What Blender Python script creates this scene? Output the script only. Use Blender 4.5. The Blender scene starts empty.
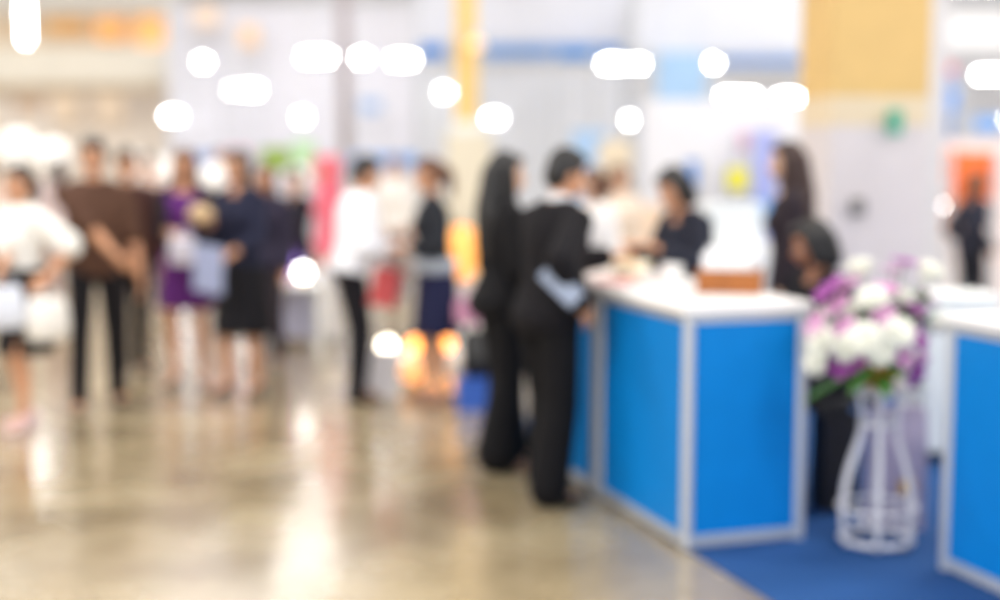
import bpy, bmesh, math, random
from mathutils import Vector, Matrix
random.seed(7)
V = Vector
PI = math.pi
R = math.radians
SC = bpy.context.scene
COL = SC.collection

# ------------------------------------------------------------------ camera
F = 1400.0
HORIZON = 152.0
EYE = 1.68
TH = math.atan((300 - HORIZON) / F)
CT, ST = math.cos(TH), math.sin(TH)
FOCUS = 2.9
cam_d = bpy.data.cameras.new('camera')
cam = bpy.data.objects.new('camera', cam_d)
COL.objects.link(cam)
cam.location = (0, 0, EYE)
cam.rotation_euler = (PI / 2 - TH, 0, 0)
cam_d.sensor_width = 36
cam_d.lens = F * 36 / 1000
cam_d.clip_end = 300
cam_d.dof.use_dof = True
cam_d.dof.focus_distance = FOCUS
cam_d.dof.aperture_fstop = 0.74
cam_d.dof.aperture_blades = 7
cam_d.dof.aperture_rotation = R(12)
SC.camera = cam


def P(u, v, Y):
    """point of the hall at distance Y seen at picture position u, v"""
    y = F * CT + (300 - v) * ST
    t = Y / y
    return V(((u - 500) * t, Y, EYE + (-F * ST + (300 - v) * CT) * t))


def G(u, v, z=0.0):
    """point at height z seen at u, v"""
    zz = -F * ST + (300 - v) * CT
    t = (z - EYE) / zz
    return V(((u - 500) * t, (F * CT + (300 - v) * ST) * t, z))


def XU(u, Y, z=0.9):
    return (u - 500) / F * (Y * CT + (EYE - z) * ST)


# ------------------------------------------------------------------ materials
def lin(c):
    c = c / 255.0
    return c / 12.92 if c <= 0.04045 else ((c + 0.055) / 1.055) ** 2.4


def rgb(r, g, b):
    return (lin(r), lin(g), lin(b), 1)


MATS = {}


def mat(name, col, rough=0.5, metal=0.0, vary=0.06, scale=30.0, emit=0.0, ecol=None, sheen=0.0, bump=0.0):
    if name in MATS:
        return MATS[name]
    m = bpy.data.materials.new(name)
    m.use_nodes = True
    nt = m.node_tree
    b = nt.nodes['Principled BSDF']
    c = rgb(*col)
    tc = nt.nodes.new('ShaderNodeTexCoord')
    no = nt.nodes.new('ShaderNodeTexNoise')
    no.inputs['Scale'].default_value = scale
    no.inputs['Detail'].default_value = 3
    nt.links.new(tc.outputs['Object'], no.inputs['Vector'])
    rp = nt.nodes.new('ShaderNodeValToRGB')
    rp.color_ramp.elements[0].position = 0.3
    rp.color_ramp.elements[1].position = 0.7
    lo = [max(0, x * (1 - vary)) for x in c[:3]] + [1]
    hi = [min(1, x * (1 + vary)) for x in c[:3]] + [1]
    rp.color_ramp.elements[0].color = lo
    rp.color_ramp.elements[1].color = hi
    nt.links.new(no.outputs['Fac'], rp.inputs['Fac'])
    nt.links.new(rp.outputs['Color'], b.inputs['Base Color'])
    b.inputs['Roughness'].default_value = rough
    b.inputs['Metallic'].default_value = metal
    if bump:
        bp = nt.nodes.new('ShaderNodeBump')
        bp.inputs['Strength'].default_value = bump
        bp.inputs['Distance'].default_value = 0.01
        nt.links.new(no.outputs['Fac'], bp.inputs['Height'])
        nt.links.new(bp.outputs['Normal'], b.inputs['Normal'])
    if emit:
        b.inputs['Emission Color'].default_value = rgb(*(ecol or col))
        b.inputs['Emission Strength'].default_value = emit
    MATS[name] = m
    return m


def fabric(col, rough=0.85):
    m = mat('fabric_%d_%d_%d' % col, col, rough, vary=.03 if sum(col) > 450 else .12, scale=60, bump=0.1)
    m.node_tree.nodes['Principled BSDF'].inputs['Specular IOR Level'].default_value = .2
    return m


# ------------------------------------------------------------------ mesh helpers
def new_bm():
    return bmesh.new()


def box(bm, c, s, rot=None, bevel=0.0):
    """box at centre c, full size s"""
    r = bmesh.ops.create_cube(bm, size=1)
    vs = r['verts']
    bmesh.ops.scale(bm, vec=s, verts=vs)
    if bevel:
        es = list({e for v in vs for e in v.link_edges})
        rb = bmesh.ops.bevel(bm, geom=es, offset=bevel, segments=2, affect='EDGES')
        vs = list({v for f in rb['faces'] for v in f.verts} | {v for v in vs if v.is_valid})
        seen = set(vs)
        stack = list(vs)
        while stack:
            a = stack.pop()
            for e in a.link_edges:
                o = e.other_vert(a)
                if o not in seen:
                    seen.add(o)
                    stack.append(o)
        vs = list(seen)
    if rot is not None:
        bmesh.ops.rotate(bm, cent=(0, 0, 0), matrix=rot, verts=vs)
    bmesh.ops.translate(bm, vec=c, verts=vs)
    return vs


def ell(bm, c, r, rot=None, u=14, v=9):
    q = bmesh.ops.create_uvsphere(bm, u_segments=u, v_segments=v, radius=1)
    vs = q['verts']
    bmesh.ops.scale(bm, vec=r if hasattr(r, '__len__') else (r, r, r), verts=vs)
    if rot is not None:
        bmesh.ops.rotate(bm, cent=(0, 0, 0), matrix=rot, verts=vs)
    bmesh.ops.translate(bm, vec=c, verts=vs)
    return vs


def rings_to(bm, rings):
    """rings: list of lists of Vectors, closed with fans"""
    rv = [[bm.verts.new(p) for p in r] for r in rings]
    n = len(rv[0])
    for a, b in zip(rv, rv[1:]):
        for i in range(n):
            bm.faces.new((a[i], a[(i + 1) % n], b[(i + 1) % n], b[i]))
    bm.faces.new(list(reversed(rv[0])))
    bm.faces.new(rv[-1])


def frame_of(d):
    d = d.normalized()
    a = V((0, 0, 1)) if abs(d.z) < 0.9 else V((0, 1, 0))
    x = d.cross(a).normalized()
    return x, d.cross(x).normalized()


def cap(bm, p0, p1, r0, r1, n=12, round_ends=True):
    p0, p1 = V(p0), V(p1)
    d = (p1 - p0)
    if d.length < 1e-5:
        return
    x, y = frame_of(d)
    d = d.normalized()
    rs = []
    if round_ends:
        for k in (0.12, 0.5, 0.85):
            a = (1 - k) * PI / 2
            rs.append((p0 - d * r0 * math.sin(a), r0 * math.cos(a)))
    rs += [(p0, r0), (p1, r1)]
    if round_ends:
        for k in (0.85, 0.5, 0.12):
            a = (1 - k) * PI / 2
            rs.append((p1 + d * r1 * math.sin(a), r1 * math.cos(a)))
    rings_to(bm, [[c + (x * math.cos(2 * PI * i / n) + y * math.sin(2 * PI * i / n)) * r for i in range(n)] for c, r in rs])


def tube(bm, pts, r, n=8, closed=False):
    pts = [V(p) for p in pts]
    rr = r if hasattr(r, '__len__') else [r] * len(pts)
    rings = []
    m = len(pts)
    px = None
    for i, p in enumerate(pts):
        if closed:
            d = pts[(i + 1) % m] - pts[i - 1]
        else:
            d = pts[min(i + 1, m - 1)] - pts[max(i - 1, 0)]
        d.normalize()
        if px is None:
            x, y = frame_of(d)
        else:
            x = (px - d * px.dot(d)).normalized()
            y = d.cross(x)
        px = x
        rings.append([p + (x * math.cos(2 * PI * k / n) + y * math.sin(2 * PI * k / n)) * rr[i] for k in range(n)])
    if closed:
        rv = [[bm.verts.new(q) for q in r_] for r_ in rings]
        for a in range(m):
            A, B = rv[a], rv[(a + 1) % m]
            for k in range(n):
                bm.faces.new((A[k], A[(k + 1) % n], B[(k + 1) % n], B[k]))
    else:
        rings_to(bm, rings)


def lathe(bm, prof, c=(0, 0, 0), n=32, wave=0, amp=0.0):
    c = V(c)
    rings_to(bm, [[c + V((math.cos(2 * PI * i / n) * r * (1 + amp * math.sin(wave * 2 * PI * i / n)),
                          math.sin(2 * PI * i / n) * r * (1 + amp * math.sin(wave * 2 * PI * i / n)), z)) for i in range(n)] for r, z in prof])


def smooth_mesh(me):
    me.polygons.foreach_set('use_smooth', [True] * len(me.polygons))


def obj(name, bm, material, parent=None, smooth=False):
    me = bpy.data.meshes.new(name)
    bmesh.ops.recalc_face_normals(bm, faces=bm.faces)
    bm.to_mesh(me)
    bm.free()
    if smooth:
        smooth_mesh(me)
    me.materials.append(material)
    o = bpy.data.objects.new(name, me)
    COL.objects.link(o)
    if parent is not None:
        o.parent = parent
    return o


def remesh(name, bm, material, parent, voxel=0.009, smooth=3, dec=0.4):
    me = bpy.data.meshes.new('tmp')
    bmesh.ops.recalc_face_normals(bm, faces=bm.faces)
    bm.to_mesh(me)
    bm.free()
    o = bpy.data.objects.new('tmp', me)
    COL.objects.link(o)
    m = o.modifiers.new('r', 'REMESH')
    m.mode = 'VOXEL'
    m.voxel_size = voxel
    if smooth:
        s = o.modifiers.new('s', 'SMOOTH')
        s.iterations = smooth
        s.factor = 0.5
    if dec < 1:
        d = o.modifiers.new('d', 'DECIMATE')
        d.ratio = dec
    dg = bpy.context.evaluated_depsgraph_get()
    ev = o.evaluated_get(dg)
    out = bpy.data.meshes.new_from_object(ev)
    bpy.data.objects.remove(o)
    bpy.data.meshes.remove(me)
    out.name = name
    smooth_mesh(out)
    out.materials.clear()
    out.materials.append(material)
    n = bpy.data.objects.new(name, out)
    COL.objects.link(n)
    if parent is not None:
        n.parent = parent
    return n


def tag(o, label, cat, group=None, kind=None):
    o['label'] = label
    o['category'] = cat
    if group:
        o['group'] = group
    if kind:
        o['kind'] = kind
    return o


def thing(name, label, cat, loc=(0, 0, 0), rz=0.0, group=None):
    o = bpy.data.objects.new(name, None)
    COL.objects.link(o)
    o.location = loc
    o.rotation_euler = (0, 0, rz)
    o.empty_display_size = 0.1
    return tag(o, label, cat, group)


def struct(name, bm, m, label=None, cat=None):
    o = obj(name, bm, m)
    o['kind'] = 'structure'
    if label:
        tag(o, label, cat)
    return o


def wpos(root, p):
    return Matrix.Translation(root.location) @ Matrix.Rotation(root.rotation_euler.z, 4, 'Z') @ V(p)


# ------------------------------------------------------------------ people
SKIN = {'tan': (205, 150, 115), 'fair': (224, 178, 148), 'brown': (168, 112, 80)}
HAIRC = {'black': (22, 19, 20), 'brown': (54, 30, 24), 'dark': (32, 24, 23), 'chestnut': (92, 54, 32)}


def ik(a, c, l1, l2, pole):
    d = c - a
    L = min(d.length, (l1 + l2) * 0.999)
    dn = d.normalized()
    c2 = a + dn * L
    x = (l1 * l1 - l2 * l2 + L * L) / (2 * L)
    hgt = math.sqrt(max(l1 * l1 - x * x, 0))
    p = pole - dn * pole.dot(dn)
    p.normalize()
    return a + dn * x + p * hgt, c2


def person(label, loc, rz, h=1.65, sex='f', lean=0, twist=0, head=(0, 0), sit=False,
           hand_l=None, hand_r=None, foot_l=None, foot_r=None, skin='tan', hair=('short', 'black'),
           top=None, over=None, bottom=None, shoes=(20, 20, 22), heel=0.0, extra=None, vox=0.0095, scarf=None, curl=1.0):
    """Person facing local +Y. hands and feet: local positions in metres of the wrists and ankles."""
    root = thing('person', label, 'person', loc, rz)
    s = h / 1.75
    fem = sex == 'f'
    hipz = 0.93 * s + heel if not sit else 0.545
    pel = V((0, 0, hipz))
    LR = Matrix.Rotation(-R(lean), 4, 'X') @ Matrix.Rotation(R(twist), 4, 'Z')

    def T(x, y, z):
        """torso point given for a 1.75 m figure, z measured from the ground when standing"""
        return pel + (LR @ V((x * s, y * s, (z - 0.93) * s)))

    TX = LR.to_3x3() @ V((1, 0, 0))
    TY = LR.to_3x3() @ V((0, 1, 0))
    if fem:
        prof = [(0.83, .10, .075, -.01), (0.87, .155, .11, -.015), (0.93, .175, .125, -.015), (1.0, .155, .11, -.005), (1.09, .122, .09, 0), (1.18, .132, .098, .0),
                (1.28, .148, .108, 0), (1.36, .152, .098, -.005), (1.42, .14, .078, -.01), (1.47, .075, .058, -.012)]
        shx = .165
    else:
        prof = [(0.83, .10, .075, 0), (0.87, .145, .10, -.01), (0.93, .165, .118, -.012), (1.0, .158, .112, 0), (1.09, .148, .108, .005), (1.18, .158, .112, .005),
                (1.28, .176, .122, 0), (1.36, .182, .112, -.005), (1.43, .16, .088, -.01), (1.485, .08, .065, -.012)]
        shx = .19

    def torso(bm, inf, z0=0.0, z1=9.0, flare=0.0):
        rr = []
        n = 20
        for z, rx, ry, yo in prof:
            if z < z0 - 1e-6 or z > z1 + 1e-6:
                continue
            k = inf + flare * max(0, 1.05 - z)
            rr.append([T(0, yo, z) + TX * (rx * s + k) * math.cos(2 * PI * i / n) + TY * (ry * s + k) * math.sin(2 * PI * i / n) for i in range(n)])
        rings_to(bm, rr)
        if fem and z1 > 1.3:
            for sx in (-1, 1):
                ell(bm, T(sx * .068, .078, 1.265), (.058 * s + inf, .05 * s + inf, .06 * s + inf))

    sh = {1: T(shx, -.01, 1.40), -1: T(-shx, -.01, 1.40)}
    hips = {1: pel + V((.088 * s, 0, 0)), -1: pel + V((-.088 * s, 0, 0))}
    tgt = {1: V(hand_r) if hand_r else T(shx + .05, .05, .86), -1: V(hand_l) if hand_l else T(-shx - .05, .05, .86)}
    ft = {1: V(foot_r) if foot_r else V((.1 * s, 0, .085 * s + heel)), -1: V(foot_l) if foot_l else V((-.1 * s, 0, .085 * s + heel))}
    elb, wri, kne, ank = {}, {}, {}, {}
    for k in (1, -1):
        elb[k], wri[k] = ik(sh[k], tgt[k], .29 * s, .262 * s, V((k * .5, -.8, -.5)))
        kne[k], ank[k] = ik(hips[k], ft[k], .4325 * s, .4175 * s, V((k * .12, 1, .25)))
    # head frame
    nb = T(0, -.012, 1.46)
    HR = LR.to_3x3() @ Matrix.Rotation(R(head[0]), 3, 'Z') @ Matrix.Rotation(R(-head[1]), 3, 'X')
    npiv = T(0, 0.0, 1.535)

    def H(x, y, z):
        return npiv + HR @ V((x * s, y * s, z * s))

    bm = new_bm()
    torso(bm, 0)
    cap(bm, nb, H(0, -.012, .03), .052 * s, .047 * s)
    cap(bm, T(-.09, -.012, 1.445), T(.09, -.012, 1.445), .045 * s, .045 * s)
    # skull, jaw, chin, nose, brow, lips, ears
    ell(bm, H(0, -.008, .115), V((.074, .095, .1)) * s, HR)
    ell(bm, H(0, .03, .065), V((.058, .062, .07)) * s, HR)
    ell(bm, H(0, .062, .012), V((.028, .025, .02)) * s, HR)
    cap(bm, H(0, .083, .105), H(0, .107, .066), .009 * s, .014 * s, 8)
    for sx in (-1, 1):
        cap(bm, H(sx * .012, .083, .112), H(sx * .045, .072, .112), .010 * s, .008 * s, 8)
        ell(bm, H(sx * .077, -.005, .085), V((.010, .02, .032)) * s, HR)
        ell(bm, H(sx * .04, .062, .06), V((.022, .02, .022)) * s, HR)
    ell(bm, H(0, .088, .04), V((.024, .010, .006)) * s, HR)
    ell(bm, H(0, .086, .031), V((.021, .010, .007)) * s, HR)
    hands = {}
    for k in (1, -1):
        ell(bm, sh[k], .058 * s)
        mid = sh[k].lerp(elb[k], .45)
        cap(bm, sh[k], mid, .052 * s, .047 * s)
        cap(bm, mid, elb[k], .047 * s, .039 * s)
        m2 = elb[k].lerp(wri[k], .3)
        cap(bm, elb[k], m2, .040 * s, .040 * s)
        cap(bm, m2, wri[k], .040 * s, .027 * s)
        # hand
        d = (wri[k] - elb[k]).normalized()
        inward = V((-k, 0, 0))
        w = max(0, -d.z)
        ref = V((0, 1, 0)) * w + inward * (1 - w) + V((0, 0, .35))
        side = (ref - d * ref.dot(d)).normalized()
        nrm = d.cross(side)
        if nrm.dot(inward + V((0, 0, -1))) < 0:
            nrm = -nrm
        w0 = wri[k]
        rot = Matrix((side, d, nrm)).transposed()
        ell(bm, w0 + d * .045 * s, V((.040, .056, .019)) * s, rot)
        for q, L in zip((.030, .011, -.009, -.028), (.072, .082, .076, .060)):
            a = w0 + d * .088 * s + side * q * s
            spread = side * q * .8
            d1 = (d + spread + nrm * .35 * curl).normalized()
            d2 = (d + spread + nrm * 1.1 * curl).normalized()
            d3 = (d + spread + nrm * 2.1 * curl).normalized()
            b = a + d1 * L * .45 * s
            c = b + d2 * L * .32 * s
            e = c + d3 * L * .25 * s
            cap(bm, a - d * .02 * s, b, .0100 * s, .0092 * s, 8)
            cap(bm, b, c, .0092 * s, .0086 * s, 8)
            cap(bm, c, e, .0086 * s, .0078 * s, 8)
        a = w0 + d * .028 * s + side * .026 * s
        b = a + (d * .75 + side * .75 + nrm * .25).normalized() * .040 * s
        c = b + (d * 1.0 + side * .35 + nrm * .45).normalized() * .034 * s
        cap(bm, a, b, .0125 * s, .0110 * s, 8)
        cap(bm, b, c, .0108 * s, .0090 * s, 8)
        hands[k] = w0 + d * .10 * s + nrm * .025
        # leg
        m3 = hips[k].lerp(kne[k], .3)
        cap(bm, hips[k], m3, .086 * s, .080 * s)
        cap(bm, m3, kne[k], .080 * s, .053 * s)
        m4 = kne[k].lerp(ank[k], .33) + V((0, -.012 * s, 0))
        cap(bm, kne[k], m4, .052 * s, .054 * s)
        cap(bm, m4, ank[k], .054 * s, .034 * s)
        dx = V((k * .18, 1, 0)).normalized()
        toe = V((ank[k].x, ank[k].y, max(.028 * s, ank[k].z - heel - .055 * s))) + dx * .14 * s
        cap(bm, ank[k] + V((0, -.02 * s, -.03 * s)), toe, .034 * s, .026 * s)
    body = remesh('body', bm, mat('skin_' + skin, SKIN[skin], .55, vary=.05, scale=12), root, vox, 3, .35)
    # eyes
    for sx in (-1, 1):
        b = new_bm()
        ell(b, H(sx * .032, .0765, .092), .0102 * s, HR, 12, 8)
        e = obj('eye', b, mat('eye_white', (235, 232, 228), .25), root, True)
        e.data.materials.append(mat('eye_iris', (30, 20, 15), .2))
        fw = HR @ V((0, 1, 0))
        for p in e.data.polygons:
            if p.normal.dot(fw) > .6:
                p.material_index = 1
    for sx in (-1, 1):
        b = new_bm()
        cap(b, H(sx * .017, .0925, .115), H(sx * .033, .090, .119), .0035 * s, .0040 * s, 8)
        cap(b, H(sx * .033, .090, .119), H(sx * .048, .078, .115), .0040 * s, .0025 * s, 8)
        obj('eyebrow', b, mat('hair_' + hair[1], HAIRC[hair[1]], .45, vary=.25, scale=80), root, True)
    b = new_bm()
    ell(b, H(0, .0945, .0405), V((.021, .006, .0045)) * s, HR)
    ell(b, H(0, .0925, .0325), V((.018, .006, .0055)) * s, HR)
    obj('lips', b, mat('lips', (176, 92, 84), .5), root, True)
    # hair
    st, hc = hair
    hm = mat('hair_' + hc, HAIRC[hc], .45, vary=.25, scale=80)
    b = new_bm()
    ell(b, H(0, -.022, .132), V((.083, .096, .098)) * s, HR)
    ell(b, H(0, -.05, .085), V((.074, .066, .085)) * s, HR)
    ell(b, H(0, .045, .185), V((.06, .045, .028)) * s, HR)
    if st == 'short':
        ell(b, H(.0, -.01, .19), V((.068, .08, .042)) * s, HR)
        for sx in (-1, 1):
            ell(b, H(sx * .07, .0, .12), V((.018, .035, .045)) * s, HR)
    if st == 'long':
        for sx in (-1, 1):
            cap(b, H(sx * .066, .0, .12), T(sx * .085, .02, 1.40), .032 * s, .03 * s)
            cap(b, T(sx * .085, .02, 1.40), T(sx * .095, .075, 1.28), .03 * s, .018 * s)
        cap(b, H(0, -.07, .10), T(0, -.085, 1.42), .072 * s, .085 * s)
        cap(b, T(0, -.085, 1.42), T(0, -.105, 1.22), .085 * s, .055 * s)
        cap(b, T(.05, -.09, 1.40), T(.05, -.10, 1.19), .05 * s, .025 * s)
        cap(b, T(-.05, -.09, 1.40), T(-.05, -.10, 1.20), .05 * s, .025 * s)
    if st == 'bob':
        for sx in (-1, 1):
            cap(b, H(sx * .066, .01, .13), H(sx * .07, .0, .01), .034 * s, .03 * s)
        cap(b, H(0, -.06, .10), H(0, -.065, .0), .075 * s, .07 * s)
    if st in ('tail', 'bun'):
        ell(b, H(0, -.11, .13), V((.035, .03, .035)) * s, HR)
        if st == 'tail':
            tl = [H(0, -.12, .14), H(0, -.155, .08), H(0, -.155, 0), H(0, -.14, -.09)]
            for p, q, r0, r1 in zip(tl, tl[1:], (.03, .036, .032), (.036, .032, .012)):
                cap(b, p, q, r0 * s, r1 * s)
        else:
            ell(b, H(0, -.135, .165), .042 * s)
    if scarf:
        b.free()
    else:
        remesh('hair', b, hm, root, .008, 3, .5)
    if scarf:
        b = new_bm()
        ell(b, H(0, -.03, .128), V((.094, .105, .112)) * s, HR)
        cap(b, H(0, -.03, .06), T(0, -.02, 1.43), .085 * s, .11 * s)
        ell(b, T(0, .03, 1.40), V((.14, .11, .07)) * s)
        remesh('headscarf', b, fabric(scarf), root, .01, 3, .5)

    # clothes
    def garment(name, g):
        bm = new_bm()
        inf = g.get('inf', .014)
        hem = g.get('hem', .93)
        torso(bm, inf, hem, g.get('neck', 1.44 if fem else 1.49), g.get('flare', 0))
        if g.get('hem') is not None and hem < .93 and not sit:
            pass
        for k in (1, -1):
            ell(bm, sh[k], .052 * s + inf * .7)
            sl = g.get('sleeve', 2.0)
            a = sh[k]
            e = a.lerp(elb[k], min(1, sl))
            cap(bm, a, e, .052 * s + inf * .8, .045 * s + inf + (g.get('puff', 0)))
            if sl > 1:
                wv = elb[k].lerp(wri[k], sl - 1)
                cap(bm, elb[k], wv, .045 * s + inf, .033 * s + inf * .9)
        cap(bm, T(-.1, -.01, 1.43), T(.1, -.01, 1.43), .045 * s + inf, .045 * s + inf)
        o = remesh(name, bm, fabric(g['col']), root, .011, 4, .45)
        if g.get('open'):
            q = bmesh.new()
            q.from_mesh(o.data)
            bmesh.ops.delete(q, geom=[v for v in q.verts if abs(v.co.x) < g['open'] * s and v.co.y > .02 and v.co.z > .9 * s], context='VERTS')
            q.to_mesh(o.data)
            q.free()
        return o

    if top:
        garment(top['name'], top)
    if over:
        o = garment(over['name'], over)
    if bottom:
        bm = new_bm()
        if bottom['type'] == 'trousers':
            inf = bottom.get('inf', .016)
            rr = []
            for z, rx, ry, yo in prof:
                if z <= 1.02:
                    rr.append([T(0, yo, z) + TX * (rx * s + .008) * math.cos(2 * PI * i / 20) + TY * (ry * s + .008) * math.sin(2 * PI * i / 20) for i in range(20)])
            rings_to(bm, rr)
            for k in (1, -1):
                cap(bm, hips[k], kne[k], .088 * s + inf * .6, .058 * s + inf)
                e = kne[k].lerp(ank[k], 1.0)
                cap(bm, kne[k], e, .058 * s + inf, .048 * s + inf + bottom.get('wide', 0), round_ends=True)
            remesh('trousers', bm, fabric(bottom['col']), root, .011, 4, .45)
        else:
            n = 48
            hem = bottom['hem']
            zt = bottom.get('waist', 1.06)
            rr = []
            for q in range(13):
                f = q / 12
                z = (zt * s + heel) * (1 - f) + hem * f
                zz = (z - heel) / s
                if zz > .93:
                    g = (zt - zz) / (zt - .93)
                    rx, ry = (.128 + .058 * g) * s, (.098 + .04 * g) * s
                    yo = -.012 * g
                else:
                    g = (.93 - zz) / (.93 - (hem - heel) / s)
                    rx, ry = (.186 + bottom.get('flare', .0) * g) * s, (.138 + bottom.get('flare', .0) * g) * s
                    yo = -.012
                pl = bottom.get('pleat', .02) * max(0, f - .3)
                rr.append([V(((rx + .006) * (1 + pl * math.sin(9 * 2 * PI * i / n)) * math.cos(2 * PI * i / n),
                              yo * s + (ry + .006) * (1 + pl * math.sin(9 * 2 * PI * i / n)) * math.sin(2 * PI * i / n), z)) for i in range(n)])
            rings_to(bm, rr)
            o = obj('skirt', bm, fabric(bottom['col']), root, True)
        if bottom.get('belt'):
            bm = new_bm()
            bz = bottom.get('belt_z', 1.03)
            lathe(bm, [(.150, -.045), (.178, -.045), (.185, .0), (.178, .045), (.150, .045)], n=32)
            bmesh.ops.scale(bm, vec=(1, .80, 1), verts=bm.verts)
            bmesh.ops.translate(bm, vec=(0, -.004, bz * s + heel), verts=bm.verts)
            obj('belt', bm, fabric(bottom['belt']), root, True)
    for k in (1, -1):
        b = new_bm()
        dx = V((k * .18, 1, 0)).normalized()
        base = V((ank[k].x, ank[k].y, ank[k].z - .085 * s - heel))
        zh = heel
        if heel > 0:
            cap(b, base + dx * -.045 * s + V((0, 0, .006)), base + dx * -.045 * s + V((0, 0, .03 + heel)), .011, .024)
        cap(b, base + dx * -.045 * s + V((0, 0, .035 * s + zh)), base + dx * .08 * s + V((0, 0, .026 * s + zh * .25)), .037 * s, .038 * s)
        cap(b, base + dx * .08 * s + V((0, 0, .028 * s)), base + dx * .155 * s + V((0, 0, .024 * s)), .038 * s, .024 * s)
        if heel == 0:
            cap(b, base + dx * -.045 * s + V((0, 0, .05 * s)), base + dx * .0 + V((0, 0, .075 * s)), .038 * s, .042 * s)
        so = remesh('shoe', b, mat('leather_%d_%d_%d' % shoes, shoes, .35), root, .008, 2, .5)
        for v in so.data.vertices:
            if v.co.z < base.z + .004:
                v.co.z = base.z + .004
    if extra:
        extra(root, T, H, dict(wri=wri, elb=elb, sh=sh, hand=hands, s=s, HR=HR))
    root['_h'] = 0
    del root['_h']
    return root, {k: wpos(root, hands[k]) for k in hands}


def suit_details(root, T, H, d):
    b = new_bm()
    s = d['s']
    # shirt collar ring and jacket lapels
    cap(b, T(0, -.006, 1.478), T(0, -.006, 1.505), .062 * s, .057 * s, 16)
    remesh('shirt_collar', b, fabric((232, 232, 236)), root, .008, 2, .6)
    for k in (1, -1):
        b = new_bm()
        box(b, (0, 0, 0), (.05 * s, .012, .26 * s), bevel=.004)
        M = Matrix.Rotation(R(12 * k), 3, 'Y')
        bmesh.ops.rotate(b, cent=(0, 0, 0), matrix=M, verts=b.verts)
        bmesh.ops.translate(b, vec=T(k * .055, .128, 1.30), verts=b.verts)
        obj('lapel', b, fabric((36, 35, 38)), root)
    for z in (1.12, 1.04):
        b = new_bm()
        ell(b, T(.0, .135, z), (.011, .006, .011))
        obj('button', b, mat('button_black', (18, 18, 20), .3), root, True)


# ------------------------------------------------------------------ room shell
def floor_material():
    m = bpy.data.materials.new('polished_concrete')
    m.use_nodes = True
    nt = m.node_tree
    b = nt.nodes['Principled BSDF']
    tc = nt.nodes.new('ShaderNodeTexCoord')
    n1 = nt.nodes.new('ShaderNodeTexNoise')
    n1.inputs['Scale'].default_value = 1.3
    n1.inputs['Detail'].default_value = 6
    n1.inputs['Roughness'].default_value = .6
    n2 = nt.nodes.new('ShaderNodeTexNoise')
    n2.inputs['Scale'].default_value = 40
    n2.inputs['Detail'].default_value = 4
    nt.links.new(tc.outputs['Object'], n1.inputs['Vector'])
    nt.links.new(tc.outputs['Object'], n2.inputs['Vector'])
    r1 = nt.nodes.new('ShaderNodeValToRGB')
    e = r1.color_ramp.elements
    e[0].position, e[0].color = .36, rgb(138, 121, 92)
    e[1].position, e[1].color = .66, rgb(177, 160, 127)
    nt.links.new(n1.outputs['Fac'], r1.inputs['Fac'])
    mx = nt.nodes.new('ShaderNodeMix')
    mx.data_type = 'RGBA'
    mx.blend_type = 'MULTIPLY'
    mx.inputs[0].default_value = .35
    nt.links.new(r1.outputs['Color'], mx.inputs[6])
    nt.links.new(n2.outputs['Color'], mx.inputs[7])
    r3 = nt.nodes.new('ShaderNodeValToRGB')
    r3.color_ramp.elements[0].position, r3.color_ramp.elements[0].color = .3, (.8, .8, .8, 1)
    r3.color_ramp.elements[1].position, r3.color_ramp.elements[1].color = .7, (1, 1, 1, 1)
    nt.links.new(n2.outputs['Fac'], r3.inputs['Fac'])
    nt.links.new(r3.outputs['Color'], mx.inputs[7])
    nt.links.new(mx.outputs[2], b.inputs['Base Color'])
    r2 = nt.nodes.new('ShaderNodeMapRange')
    r2.inputs['To Min'].default_value = .20
    r2.inputs['To Max'].default_value = .33
    nt.links.new(n1.outputs['Fac'], r2.inputs['Value'])
    nt.links.new(r2.outputs['Result'], b.inputs['Roughness'])
    b.inputs['IOR'].default_value = 1.55
    b.inputs['Coat Weight'].default_value = .6
    b.inputs['Coat Roughness'].default_value = .14
    bp = nt.nodes.new('ShaderNodeBump')
    bp.inputs['Strength'].default_value = .05
    bp.inputs['Distance'].default_value = .02
    nt.links.new(n1.outputs['Fac'], bp.inputs['Height'])
    nt.links.new(bp.outputs['Normal'], b.inputs['Normal'])
    return m


X0, X1, Y0, Y1, ZC = -24.0, 24.0, -6.0, 50.0, 9.0
b = new_bm()
box(b, ((X0 + X1) / 2, (Y0 + Y1) / 2, -.1), (X1 - X0, Y1 - Y0, .2))
struct('floor', b, floor_material())
white_paint = mat('hall_white_paint', (220, 222, 230), .7, vary=.02, scale=2)
b = new_bm()
box(b, ((X0 + X1) / 2, (Y0 + Y1) / 2, ZC + .1), (X1 - X0, Y1 - Y0, .2))
struct('ceiling', b, mat('ceiling_paint', (232, 234, 238), .8, vary=.02, scale=2))
b = new_bm()
box(b, (0, Y1 + .1, ZC / 2), (X1 - X0 + .4, .2, ZC))
struct('wall_back', b, white_paint)
b = new_bm()
box(b, (X0 - .1, (Y0 + Y1) / 2, ZC / 2), (.2, Y1 - Y0, ZC))
struct('wall_left', b, mat('hall_cream_paint', (236, 230, 220), .7, vary=.02, scale=2))
b = new_bm()
box(b, (X1 + .1, (Y0 + Y1) / 2, ZC / 2), (.2, Y1 - Y0, ZC))
struct('wall_right', b, white_paint)

# ------------------------------------------------------------------ booth directions
BA = R(18)
UX = V((math.cos(BA), math.sin(BA), 0))     # along the booth, to the right
WX = V((-math.sin(BA), math.cos(BA), 0))    # into the depth
NC = V((.772, 5.76, 0))                      # near corner of the counter


def BP(u, w, z=0.0):
    return NC + UX * u + WX * w + V((0, 0, z))


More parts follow.
